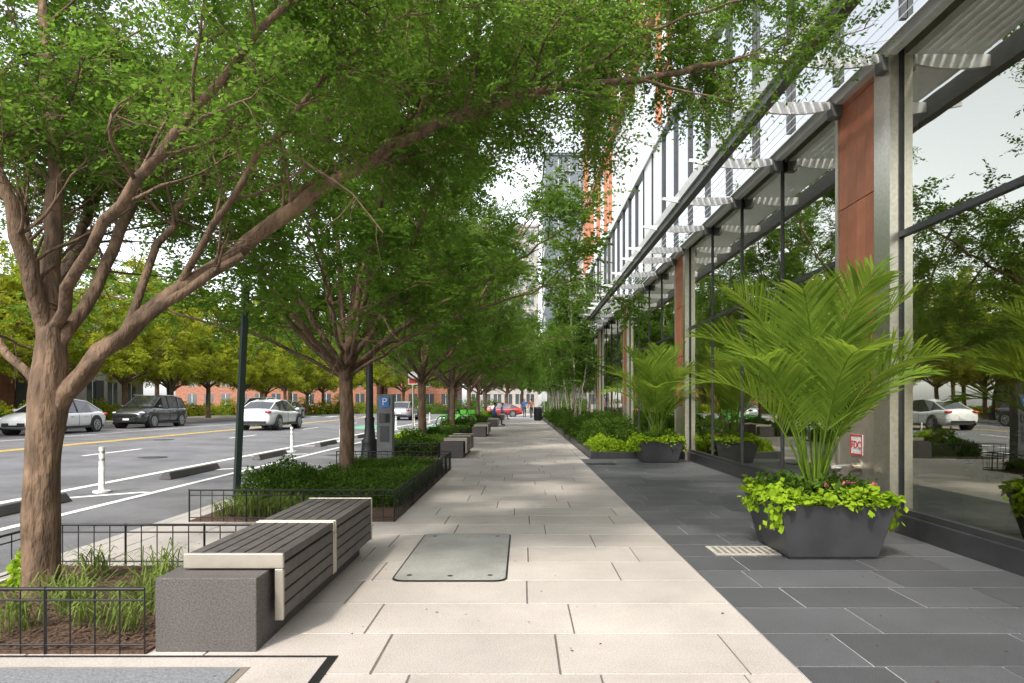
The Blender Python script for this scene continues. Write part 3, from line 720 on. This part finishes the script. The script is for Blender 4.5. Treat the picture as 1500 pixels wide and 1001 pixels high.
# ---------------- background buildings ----------------
def building(name,x0,x1,y0,y1,h,wall,fh=3.3,ww=1.3,sp=2.6,faces=('S','E','W'),base=0):
    e=empty(name)
    g=G(); g.box(x0,x1,y0,y1,-.2,h,wall); g.box(x0-.25,x1+.25,y0-.25,y1+.25,h+.001,h+.5,'stone' if wall!='darkwall' else wall); g.obj('walls',e)
    g=G(); z=1.1
    while z+fh-1.1<h:
        for f in faces:
            if f in 'SN':
                n=int((x1-x0-1)/sp); o=(x1-x0-n*sp)/2
                for i in range(n):
                    a=x0+o+i*sp+(sp-ww)/2; yy=y0 if f=='S' else y1
                    g.box(a-.08,a+ww+.08,yy-.06,yy+.0,z-.12,z-.002,'stone'); g.box(a,a+ww,yy-.02,yy-.003,z,z+fh-1.4,'wind'); g.box(a+ww/2-.03,a+ww/2+.03,yy-.035,yy-.021,z,z+fh-1.4,'whitep')
            else:
                n=int((y1-y0-1)/sp); o=(y1-y0-n*sp)/2
                for i in range(n):
                    a=y0+o+i*sp+(sp-ww)/2
                    s=1 if f=='E' else -1; xx=x1 if f=='E' else x0
                    bx=lambda d0,d1:(xx+d0,xx+d1) if s>0 else (xx-d1,xx-d0)
                    p=bx(0,.06); g.box(p[0],p[1],a-.08,a+ww+.08,z-.12,z-.002,'stone'); p=bx(.003,.02); g.box(p[0],p[1],a,a+ww,z,z+fh-1.4,'wind'); p=bx(.021,.035); g.box(p[0],p[1],a+ww/2-.03,a+ww/2+.03,z,z+fh-1.4,'whitep')
        z+=fh
    g.obj('windows',e)
    return e
yy=5; k=0
for w in (8,7,7.5,8,7,8,9):
    e=building('brick_rowhouse',-44,-33,yy,yy+w-.05,[8.5,7.5,9][k%3],['brick','brick','stone','brick'][k%4],faces=('E',))
    g=G(); ym=yy+w*.3
    for s in range(5): g.box(-32.98,-32.98+.35*(5-s),ym-.8,ym+.8,s*.2-.1,s*.2+.1,'brick')
    g.box(-32.97,-32.9,ym-.5,ym+.5,.92,3.1,'roof'); g.obj('stoop_and_door',e)
    yy+=w; k+=1
building('apartment_building',-72,-50,-6,58,25,'stone',faces=('E',),sp=3.2,ww=1.9)
building('apartment_building',8,26,92,118,24,'stone',faces=('S','W'),sp=3,ww=2.2)
building('office_tower',4.3,13,126,150,47,'darkwall',fh=3.6,faces=('S','W'),sp=2.0,ww=1.7)
building('office_tower',14,30,130,160,38,'stone',fh=3.6,faces=('S','W'),sp=2.4,ww=1.9)
building('office_tower',-12,3.5,150,170,40,'stone',fh=3.6,faces=('S','E'),sp=2.4,ww=1.7)
building('brick_rowhouse',-62,-26,122,136,12,'brick',faces=('S','E'),sp=3,ww=1.6)
building('brick_rowhouse',-25,-12,125,136,11,'brick',faces=('S','E'),sp=3,ww=1.6)
g=G(); y=8
while y<62:
    g.box(-30.6,-30.3,y,y+5.5,.15,.9,'brick'); g.box(-30.65,-30.25,y,y+5.5,.901,.98,'stone'); y+=7
g.obj('brick_garden_wall')
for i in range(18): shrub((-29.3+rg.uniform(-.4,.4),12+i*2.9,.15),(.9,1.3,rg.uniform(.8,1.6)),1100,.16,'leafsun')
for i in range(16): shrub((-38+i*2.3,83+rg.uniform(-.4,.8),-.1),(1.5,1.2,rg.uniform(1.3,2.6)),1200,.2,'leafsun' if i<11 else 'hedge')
for x in (3.5,5.5,7.5): shrub((x,84,-.1),(1.3,1.2,2.2),1200,.2,'hedge')

# ---------------- cars ----------------
def car(kind,paint,loc,rot,name='parked_car'):
    e=empty(name,loc,rot)
    if kind=='sedan': L,Wd,belt,roof,gh=4.8,.92,.92,1.45,[(-2.15,.93),(-1.2,1.36),(-.35,1.45),(.35,1.42),(1.35,.96)]; hood=[(-2.4,.62,.74),(-2.34,.93,.80),(-1.9,.98,.88),(-1.0,.95,.92),(0,.93,.925),(1.0,.93,.92),(1.5,.90,.91),(2.0,.80,.86),(2.3,.68,.76),(2.4,.56,.64)]
    elif kind=='fastback': L,Wd,belt,roof,gh=4.7,.93,.92,1.44,[(-2.05,.97),(-1.1,1.33),(-.2,1.44),(.5,1.39),(1.6,.93)]; hood=[(-2.35,.66,.72),(-2.28,1.0,.80),(-1.9,1.02,.88),(-1.0,.97,.93),(0,.94,.93),(1.0,.92,.92),(1.6,.88,.91),(2.05,.76,.86),(2.28,.62,.76),(2.36,.5,.6)]
    else: L,Wd,belt,roof,gh=4.7,.93,1.05,1.7,[(-2.25,1.08),(-1.85,1.58),(-.8,1.69),(.3,1.66),(1.2,1.12)]; hood=[(-2.35,.72,.78),(-2.3,1.08,.84),(-1.9,1.1,.9),(-1.0,1.07,.93),(0,1.06,.93),(1.0,1.06,.92),(1.4,1.06,.92),(1.95,1.0,.88),(2.25,.85,.8),(2.35,.66,.68)]
    zb=.20
    g=G(); vs=[]; prof=[]
    for (x,zt,w) in hood:
        zl=zb+(.12 if abs(x)>2.2 else 0); 
        half=[(0,zl),(w*.86,zl),(w*.97,zl+.10),(w*1.0,zl+(zt-zl)*.45),(w*.985,zl+(zt-zl)*.78),(w*.9,zt-.02),(w*.6,zt+.012),(0,zt+.025)]
        prof.append([(x,y,z) for y,z in half]+[(x,-y,z) for y,z in half[-2:0:-1]])
    n=len(prof[0]); vs=[p for s in prof for p in s]; fs=[]
    for i in range(len(prof)-1):
        for j in range(n):
            k=(j+1)%n; fs.append((i*n+j,(i+1)*n+j,(i+1)*n+k,i*n+k))
    fs.append(tuple(range(n))); fs.append(tuple((len(prof)-1)*n+j for j in reversed(range(n))))
    g.add(vs,fs,paint,sm=True); b=g.obj('body',e); sb=b.modifiers.new('s','SUBSURF'); sb.levels=1; sb.render_levels=1
    g=G(); S=[]
    wr=.60 if kind!='suv' else .66; wb=.83
    for i,(x,z) in enumerate(gh):
        end=i in (0,4); zz=z
        S.append([(x,-(wb if not end else wb*.85),belt-.03),(x,-(wr if not end else wr*1.15),zz if not end else zz-.0),(x,0,zz+(.03 if not end else .0)),(x,(wr if not end else wr*1.15),zz),(x,(wb if not end else wb*.85),belt-.03)])
    for i in range(4):
        for j in range(4):
            m='carglass' if (j in (0,3) or i in (0,3)) else paint
            g.add([S[i][j],S[i+1][j],S[i+1][j+1],S[i][j+1]],[(0,1,2,3)],m,sm=False)
    g.add(S[0],[(0,1,2,3,4)],'carglass'); g.add(S[4],[(4,3,2,1,0)],'carglass')
    for s in (0,4):
        a=1 if s==0 else 3; sg=-1 if s==0 else 1
        g.tube([S[0][a],S[1][a],S[2][a],S[3][a],S[4][a]],.028,6,paint)
        xm=(-.25); g.tube([(xm,sg*(wb+.005),belt),(xm,sg*(wr+.01),roof-.02)],.022,6,'black')
        if kind=='suv': g.tube([(-1.5,sg*wr,roof+.0),(.5,sg*wr,roof+.03)],.018,6,'steel'); g.tube([(-1.35,sg*(wb),belt),(-1.4,sg*(wr+.02),roof-.08)],.06,6,paint)
        g.ell((.95,sg*(Wd+.06),belt+.07),(.09,.11,.07),paint)
    g.obj('cabin',e)
    g=G()
    for s in (-1,1):
        g.box(-1.9,1.9,s*Wd-.006 if s>0 else -Wd-.012,s*Wd+.012 if s>0 else -Wd+.006,.22,.32,'black')
        for x in (-1.05,-.22,.95): g.box(x,x+.008,s*Wd*.995-.006,s*Wd*.995+.008,.34,belt-.12,'black')
        for x in (-.75,.15): g.box(x,x+.16,s*(Wd+.0)-.01,s*(Wd+.0)+.02,belt-.20,belt-.175,'rim')
        fx=hood[-2][0]; zt=hood[-2][1]
        g.ell((fx-.16,s*.66,zt-.03 if kind!='suv' else zt-.05),(.2,.16,.065),'lampw')
        rx=hood[1][0]; g.ell((rx+.02,s*.68,hood[1][1]-.12),(.12,.17,.07),'lampr')
    fx=hood[-1][0]
    g.box(fx-.03,fx+.012,-.45,.45,.34,.50,'black'); g.box(fx-.02,fx+.02,-.16,.16,.42,.52,'whitep')
    rx=hood[0][0]; g.box(rx-.012,rx+.02,-.6,.6,.32,.45,'black'); g.box(rx-.02,rx+.02,-.16,.16,.52,.64,'whitep')
    if kind=='suv': g.box(2.27,2.36,-.5,.5,.62,.74,'black')
    g.obj('trim',e,bevel=.005)
    g=G(); rw=.335 if kind!='suv' else .36
    for x in (-1.42,1.42):
        for s in (-1,1):
            y=s*(Wd-.11)
            g.tube([(x,s*(Wd-.3),rw+.03),(x,s*(Wd+.006),rw+.03)],rw+.065,24,'black')
            g.tube([(x,y-.1*s,rw),(x,y+.105*s,rw),(x,y+.125*s,rw)],[rw,rw,rw-.03],24,'tyre')
            g.tube([(x,y+.126*s,rw),(x,y+.131*s,rw)],rw*.68,20,'frame')
            for a in range(10):
                t=a*math.pi/5; c,d=math.cos(t),math.sin(t)
                g.tube([(x+c*.04,y+.135*s,rw+d*.04),(x+c*rw*.64,y+.134*s,rw+d*rw*.64)],.018,4,'rim')
            ring=[(x+math.cos(t*math.pi/12)*rw*.67,y+.133*s,rw+math.sin(t*math.pi/12)*rw*.67) for t in range(25)]
            g.tube(ring,.014,4,'rim',cap=False)
    g.obj('wheels',e)
car('sedan','carwhite',(-20,29.2,.05),R(-90)); car('suv','carblack',(-20,36.8,.05),R(-90)); car('fastback','carwhite',(-12.5,34,.055),R(90),'white_car')
car('sedan','carred',(-2.4,72,-.14),R(180),'red_car'); car('suv','carwhite',(-20,52,.05),R(-90)); car('sedan','carsilver',(-20,58,.05),R(-90)); car('sedan','carsilver',(-9.5,55,.0),R(90),'grey_car')

# ---------------- street furniture ----------------
for y0,y1 in [(8.0,9.85),(12.6,14.7),(16.9,18.9),(22,24),(27,29),(32,34)]:
    g=G(); z=rz(-6.6); g.frus((-6.72,-6.48,y0,y1,z),(-6.66,-6.54,y0+.05,y1-.05,z+.13),'concD'); g.obj('wheel_stop',bevel=.015)
for y in (10.8,19.7,25,30,36,42,49):
    g=G(); x=-6.65; z=rz(x); g.tube([(x,y,z),(x,y,z+.03)],.13,14,'white'); g.tube([(x,y,z+.03),(x,y,z+.06),(x,y,z+.72)],[.06,.045,.042],12,'white')
    for k in (.5,.62): g.tube([(x,y,z+k),(x,y,z+k+.04)],.044,12,'steel')
    g.obj('delineator_post')
g=G(); g.tube([(-4.02,9.6,0),(-3.93,9.6,2.0),(-3.88,9.6,3.0)],.055,4,'dgreen',sm=False); g.obj('sign_post')
e=empty('parking_meter_kiosk',(-3.0,15.0,0))
g=G(); g.box(-.17,.17,-.13,.13,.05,1.22,'beam'); g.frus((-.17,.17,-.13,.13,1.221),(-.17,.17,-.09,.13,1.54),'beam'); g.box(-.12,.12,-.142,-.131,.92,1.12,'carglass'); g.box(-.1,.1,-.138,-.131,.5,.85,'frame')
g.box(-.18,.18,-.14,.14,0,.049,'black'); g.obj('cabinet',e,bevel=.015)
g=G(); g.box(-.10,.10,-.139,-.125,1.26,1.48,'blue'); g.obj('p_sign',e,bevel=.004)
cu=bpy.data.curves.new('letter_p','FONT'); cu.body='P'; cu.size=.22; cu.extrude=.003; cu.align_x='CENTER'; cu.align_y='CENTER'; cu.materials.append(M['whitep'])
t=bpy.data.objects.new('letter_p',cu); COL.objects.link(t); t.parent=e; t.location=(0,-.144,1.37); t.rotation_euler=(R(90),0,0)
def lamp(x,y,z0=0):
    g=G(); prof=[(0,.24),(.12,.24),(.16,.2),(.45,.17),(.5,.19),(.56,.13),(.9,.10),(1.0,.115),(1.05,.085),(4.0,.06),(4.05,.09),(4.15,.09)]
    g.tube([(x,y,z0+a) for a,_ in prof],[b for _,b in prof],16,'black'); g.ell((x,y,z0+4.42),(.22,.22,.28),'globe'); g.tube([(x,y,z0+4.68),(x,y,z0+4.76),(x,y,z0+4.84)],[.1,.05,.01],10,'black'); g.obj('street_lamp')
lamp(-3.42,15.3); lamp(-3.5,33); lamp(-23.8,26,.17); lamp(-23.8,46,.17)
def sign(x,y,z0,h,w,hh,m,name='parking_sign'):
    g=G(); g.tube([(x,y,z0),(x,y,z0+h)],.03,8,'steel'); g.box(x-w/2,x+w/2,y-.045,y-.035,z0+h-hh,z0+h-.03,'whitep'); g.box(x-w/2+.03,x+w/2-.03,y-.05,y-.046,z0+h-hh+.04,z0+h-hh*.55,m); g.obj(name)
sign(-3.6,22.5,0,2.4,.3,.45,'red'); sign(-23.7,33,.17,2.7,.35,.5,'red'); sign(-3.7,60,0,2.6,.5,.6,'black','traffic_sign'); sign(2.0,62,0,2.4,.5,.9,'whitep','traffic_sign')
g=G(); g.tube([(1.2,52,0),(1.2,52,.06),(1.2,52,.9),(1.2,52,1.0),(1.2,52,1.05)],[.24,.28,.31,.33,.2],16,'frame')
for k in range(16): a=k*math.pi/8; g.box(1.2+.315*math.cos(a)-.012,1.2+.315*math.cos(a)+.012,52+.315*math.sin(a)-.012,52+.315*math.sin(a)+.012,.08,.88,'black')
g.obj('trash_can')
def bike(x,y,rot):
    g=G(); r=.33
    for cx in (-.52,.52):
        ring=[(cx+r*math.cos(t*math.pi/12),0,r+r*math.sin(t*math.pi/12)) for t in range(25)]; g.tube(ring,.022,6,'tyre',cap=False)
        fr=[(cx+(r+.04)*math.cos(t),0,r+(r+.04)*math.sin(t)) for t in np.linspace(.3,2.6,10)]; g.tube(fr,.03,6,'bikeg')
        for k in range(10): a=k*math.pi/5; g.tube([(cx,0,r),(cx+r*math.cos(a),0,r+r*math.sin(a))],.003,3,'steel')
    g.tube([(-.52,0,r),(-.1,0,.3),(.38,0,.75)],.035,8,'bikeg'); g.tube([(-.1,0,.3),(-.22,0,.95)],.022,8,'bikeg'); g.tube([(-.52,0,r),(-.18,0,.72)],.015,6,'bikeg'); g.tube([(.52,0,r),(.4,0,.8),(.34,0,1.05)],.022,8,'black')
    g.tube([(.2,-.3,1.06),(.34,-.1,1.08),(.34,.1,1.08),(.2,.3,1.06)],.015,6,'black'); g.ell((-.24,0,.97),(.15,.09,.045),'black'); g.box(.42,.68,-.15,.15,.78,.98,'bikeg')
    g.tube([(-.1,-.12,.3),(-.1,.12,.3)],.08,10,'black'); g.obj('bicycle',loc=(x,y,0),rot=rot)
for i,(x,y) in enumerate([(-3.6,35.2),(-3.2,35.9),(-3.7,36.6),(-3.3,49)]): bike(x,y,R(20+i*13))

# ---------------- people ----------------
def figure(name,x,y,rot,V,E,mats,matf,head,hands):
    e=empty(name,(x,y,0),rot)
    names=list(V); ix={k:i for i,k in enumerate(names)}
    me=bpy.data.meshes.new('skel'); me.from_pydata([V[k][:3] for k in names],[(ix[a],ix[b]) for a,b in E],[])
    o=bpy.data.objects.new('skel',me); COL.objects.link(o)
    sk=o.modifiers.new('s','SKIN'); ss=o.modifiers.new('ss','SUBSURF'); ss.levels=2; ss.render_levels=2
    for i,k in enumerate(names):
        d=me.skin_vertices[0].data[i]; d.radius=V[k][3:5]; d.use_root=(i==0)
    dg=bpy.context.evaluated_depsgraph_get(); m2=bpy.data.meshes.new_from_object(o.evaluated_get(dg)); bpy.data.objects.remove(o)
    m2.materials.clear()
    for k in mats: m2.materials.append(M[k])
    for p in m2.polygons: p.use_smooth=True; p.material_index=matf(p.center)
    b=bpy.data.objects.new('body',m2); COL.objects.link(b); b.parent=e
    g=G(); hx,hy,hz=head
    g.ell((hx,hy,hz),(.095,.075,.118),'skin',16,12); g.ell((hx-.02,hy,hz+.035),(.10,.082,.10),'hair',16,12); g.ell((hx+.10,hy,hz-.01),(.02,.014,.022),'skin'); 
    for s in (-1,1):
        g.ell((hx+.082,hy+s*.03,hz+.012),(.012,.014,.008),'black',8,6); g.ell((hx-.01,hy+s*.078,hz-.005),(.022,.01,.032),'skin',8,6)
    g.ell((hx+.088,hy,hz-.045),(.008,.025,.006),'red',8,6)
    for (wx,wy,wz,dx,dz,s) in hands:
        for k in range(4):
            yy=wy+(k-1.5)*.018 if abs(dx)>.5 else wy; xx=wx if abs(dx)>.5 else wx+(k-1.5)*.018
            l=.07-.006*abs(k-1.5)
            g.tube([(xx,yy,wz),(xx+dx*l*.6,yy,wz+dz*l*.6),(xx+dx*l*.9+(0 if abs(dx)>.5 else .01),yy,wz+dz*l-(.02 if abs(dx)>.5 else 0))],[.0095,.0085,.007],6,'skin')
        g.tube([(wx-.02*dx+.0,wy-s*.02,wz+.01),(wx+.02,wy-s*.045,wz+dz*.02),(wx+.04,wy-s*.05,wz+dz*.04)],[.011,.01,.008],6,'skin')
    g.obj('head_and_hands',e)
V={'pel':(0,0,.56,.13,.16),'sp':(.0,0,.75,.11,.14),'ch':(.04,0,.95,.12,.17),'nk':(.07,0,1.10,.055,.055),'hd':(.09,0,1.17,.055,.05)}
E=[('pel','sp'),('sp','ch'),('ch','nk'),('nk','hd')]
for s,n in ((-1,'L'),(1,'R')):
    V.update({n+'sh':(.04,s*.17,1.02,.06,.06),n+'el':(.07,s*.24,.78,.043,.043),n+'wr':(.30,s*.12,.70,.03,.03),n+'pm':(.36,s*.10,.68,.032,.025),
              n+'hp':(.03,s*.09,.54,.10,.10),n+'kn':(.45,s*.12,.54,.065,.065),n+'an':(.47,s*.13,.11,.042,.042),n+'to':(.66,s*.14,.05,.035,.045)})
    E+=[('ch',n+'sh'),(n+'sh',n+'el'),(n+'el',n+'wr'),(n+'wr',n+'pm'),('pel',n+'hp'),(n+'hp',n+'kn'),(n+'kn',n+'an'),(n+'an',n+'to')]
def mf(c):
    if c.z>1.09: return 2
    if c.z<.11 or (c.x>.5 and c.z<.16): return 3
    if c.z<.645 and not (c.x>.2 and c.z>.62): return 1
    if c.x>.16 and c.z<.8: return 2
    return 0
figure('seated_person',-1.66,54.5,0,V,E,('shirt','pants','skin','black'),mf,(.11,0,1.25),[(.37,-.10,.685,1,-.1,-1),(.37,.10,.685,1,-.1,1)])
figure('seated_person',-1.66,39.7,0,V,E,('shirt','pants','skin','black'),mf,(.11,0,1.25),[(.37,-.10,.685,1,-.1,-1),(.37,.10,.685,1,-.1,1)])
V={'pel':(0,0,.93,.12,.15),'sp':(.01,0,1.12,.10,.13),'ch':(.03,0,1.32,.11,.16),'nk':(.04,0,1.47,.052,.052),'hd':(.055,0,1.54,.05,.05)}
E=[('pel','sp'),('sp','ch'),('ch','nk'),('nk','hd')]
for s,n,k in ((-1,'L',1),(1,'R',-1)):
    V.update({n+'sh':(.03,s*.18,1.39,.055,.055),n+'el':(.03-.10*k,s*.23,1.12,.042,.042),n+'wr':(.05-.06*k,s*.24,.88,.03,.03),n+'pm':(.07-.05*k,s*.24,.80,.03,.022),
              n+'hp':(.0,s*.09,.88,.095,.095),n+'kn':(.05+.16*k,s*.10,.50,.062,.062),n+'an':(-.03+.26*k,s*.10,.10,.042,.042),n+'to':(.10+.28*k,s*.11,.045,.035,.045)})
    E+=[('ch',n+'sh'),(n+'sh',n+'el'),(n+'el',n+'wr'),(n+'wr',n+'pm'),('pel',n+'hp'),(n+'hp',n+'kn'),(n+'kn',n+'an'),(n+'an',n+'to')]
def mf2(c):
    if c.z>1.46: return 2
    if c.z<.10: return 3
    if abs(c.y)>.19 and c.z<1.12: return 2
    if c.z<.96: return 1
    return 0
figure('walking_pedestrian',.8,60,R(100),V,E,('shirt2','pants','skin','black'),mf2,(.06,0,1.61),[(.02,-.24,.79,0,-1,-1),(.12,.24,.79,0,-1,1)])
figure('walking_pedestrian',.2,63,R(-85),V,E,('shirt','pants','skin','black'),mf2,(.06,0,1.61),[(.02,-.24,.79,0,-1,-1),(.12,.24,.79,0,-1,1)])

# ---------------- world, sun, camera ----------------
w=bpy.data.worlds.new('World'); scene.world=w; w.use_nodes=True; nt=w.node_tree; bg=nt.nodes['Background']
sk=nt.nodes.new('ShaderNodeTexSky'); sk.sky_type='NISHITA'; sk.sun_disc=False; sk.dust_density=2; sk.air_density=1.0
el,az=R(50),R(206)
sk.sun_elevation=el; sk.sun_rotation=az
hs=nt.nodes.new('ShaderNodeHueSaturation'); hs.inputs['Saturation'].default_value=.22; hs.inputs['Value'].default_value=3.1
nt.links.new(sk.outputs[0],hs.inputs['Color']); nt.links.new(hs.outputs[0],bg.inputs[0]); bg.inputs[1].default_value=.15
sl=bpy.data.lights.new('sun','SUN'); sl.energy=3.8; sl.angle=R(5); sl.color=(1,.92,.79)
so=bpy.data.objects.new('sun',sl); COL.objects.link(so)
d=Vector((math.sin(az)*math.cos(el),math.cos(az)*math.cos(el),math.sin(el)))
so.rotation_euler=d.to_track_quat('Z','Y').to_euler()
cam=bpy.data.cameras.new('camera'); co=bpy.data.objects.new('camera',cam); COL.objects.link(co); scene.camera=co
co.location=(0,0,H); co.rotation_euler=(R(90),0,0); cam.lens=24; cam.sensor_width=36; cam.shift_x=-.01; cam.shift_y=.06; cam.clip_end=2000; cam.clip_start=.05
scene.view_settings.view_transform='Standard'; scene.view_settings.look='None'; scene.view_settings.exposure=0
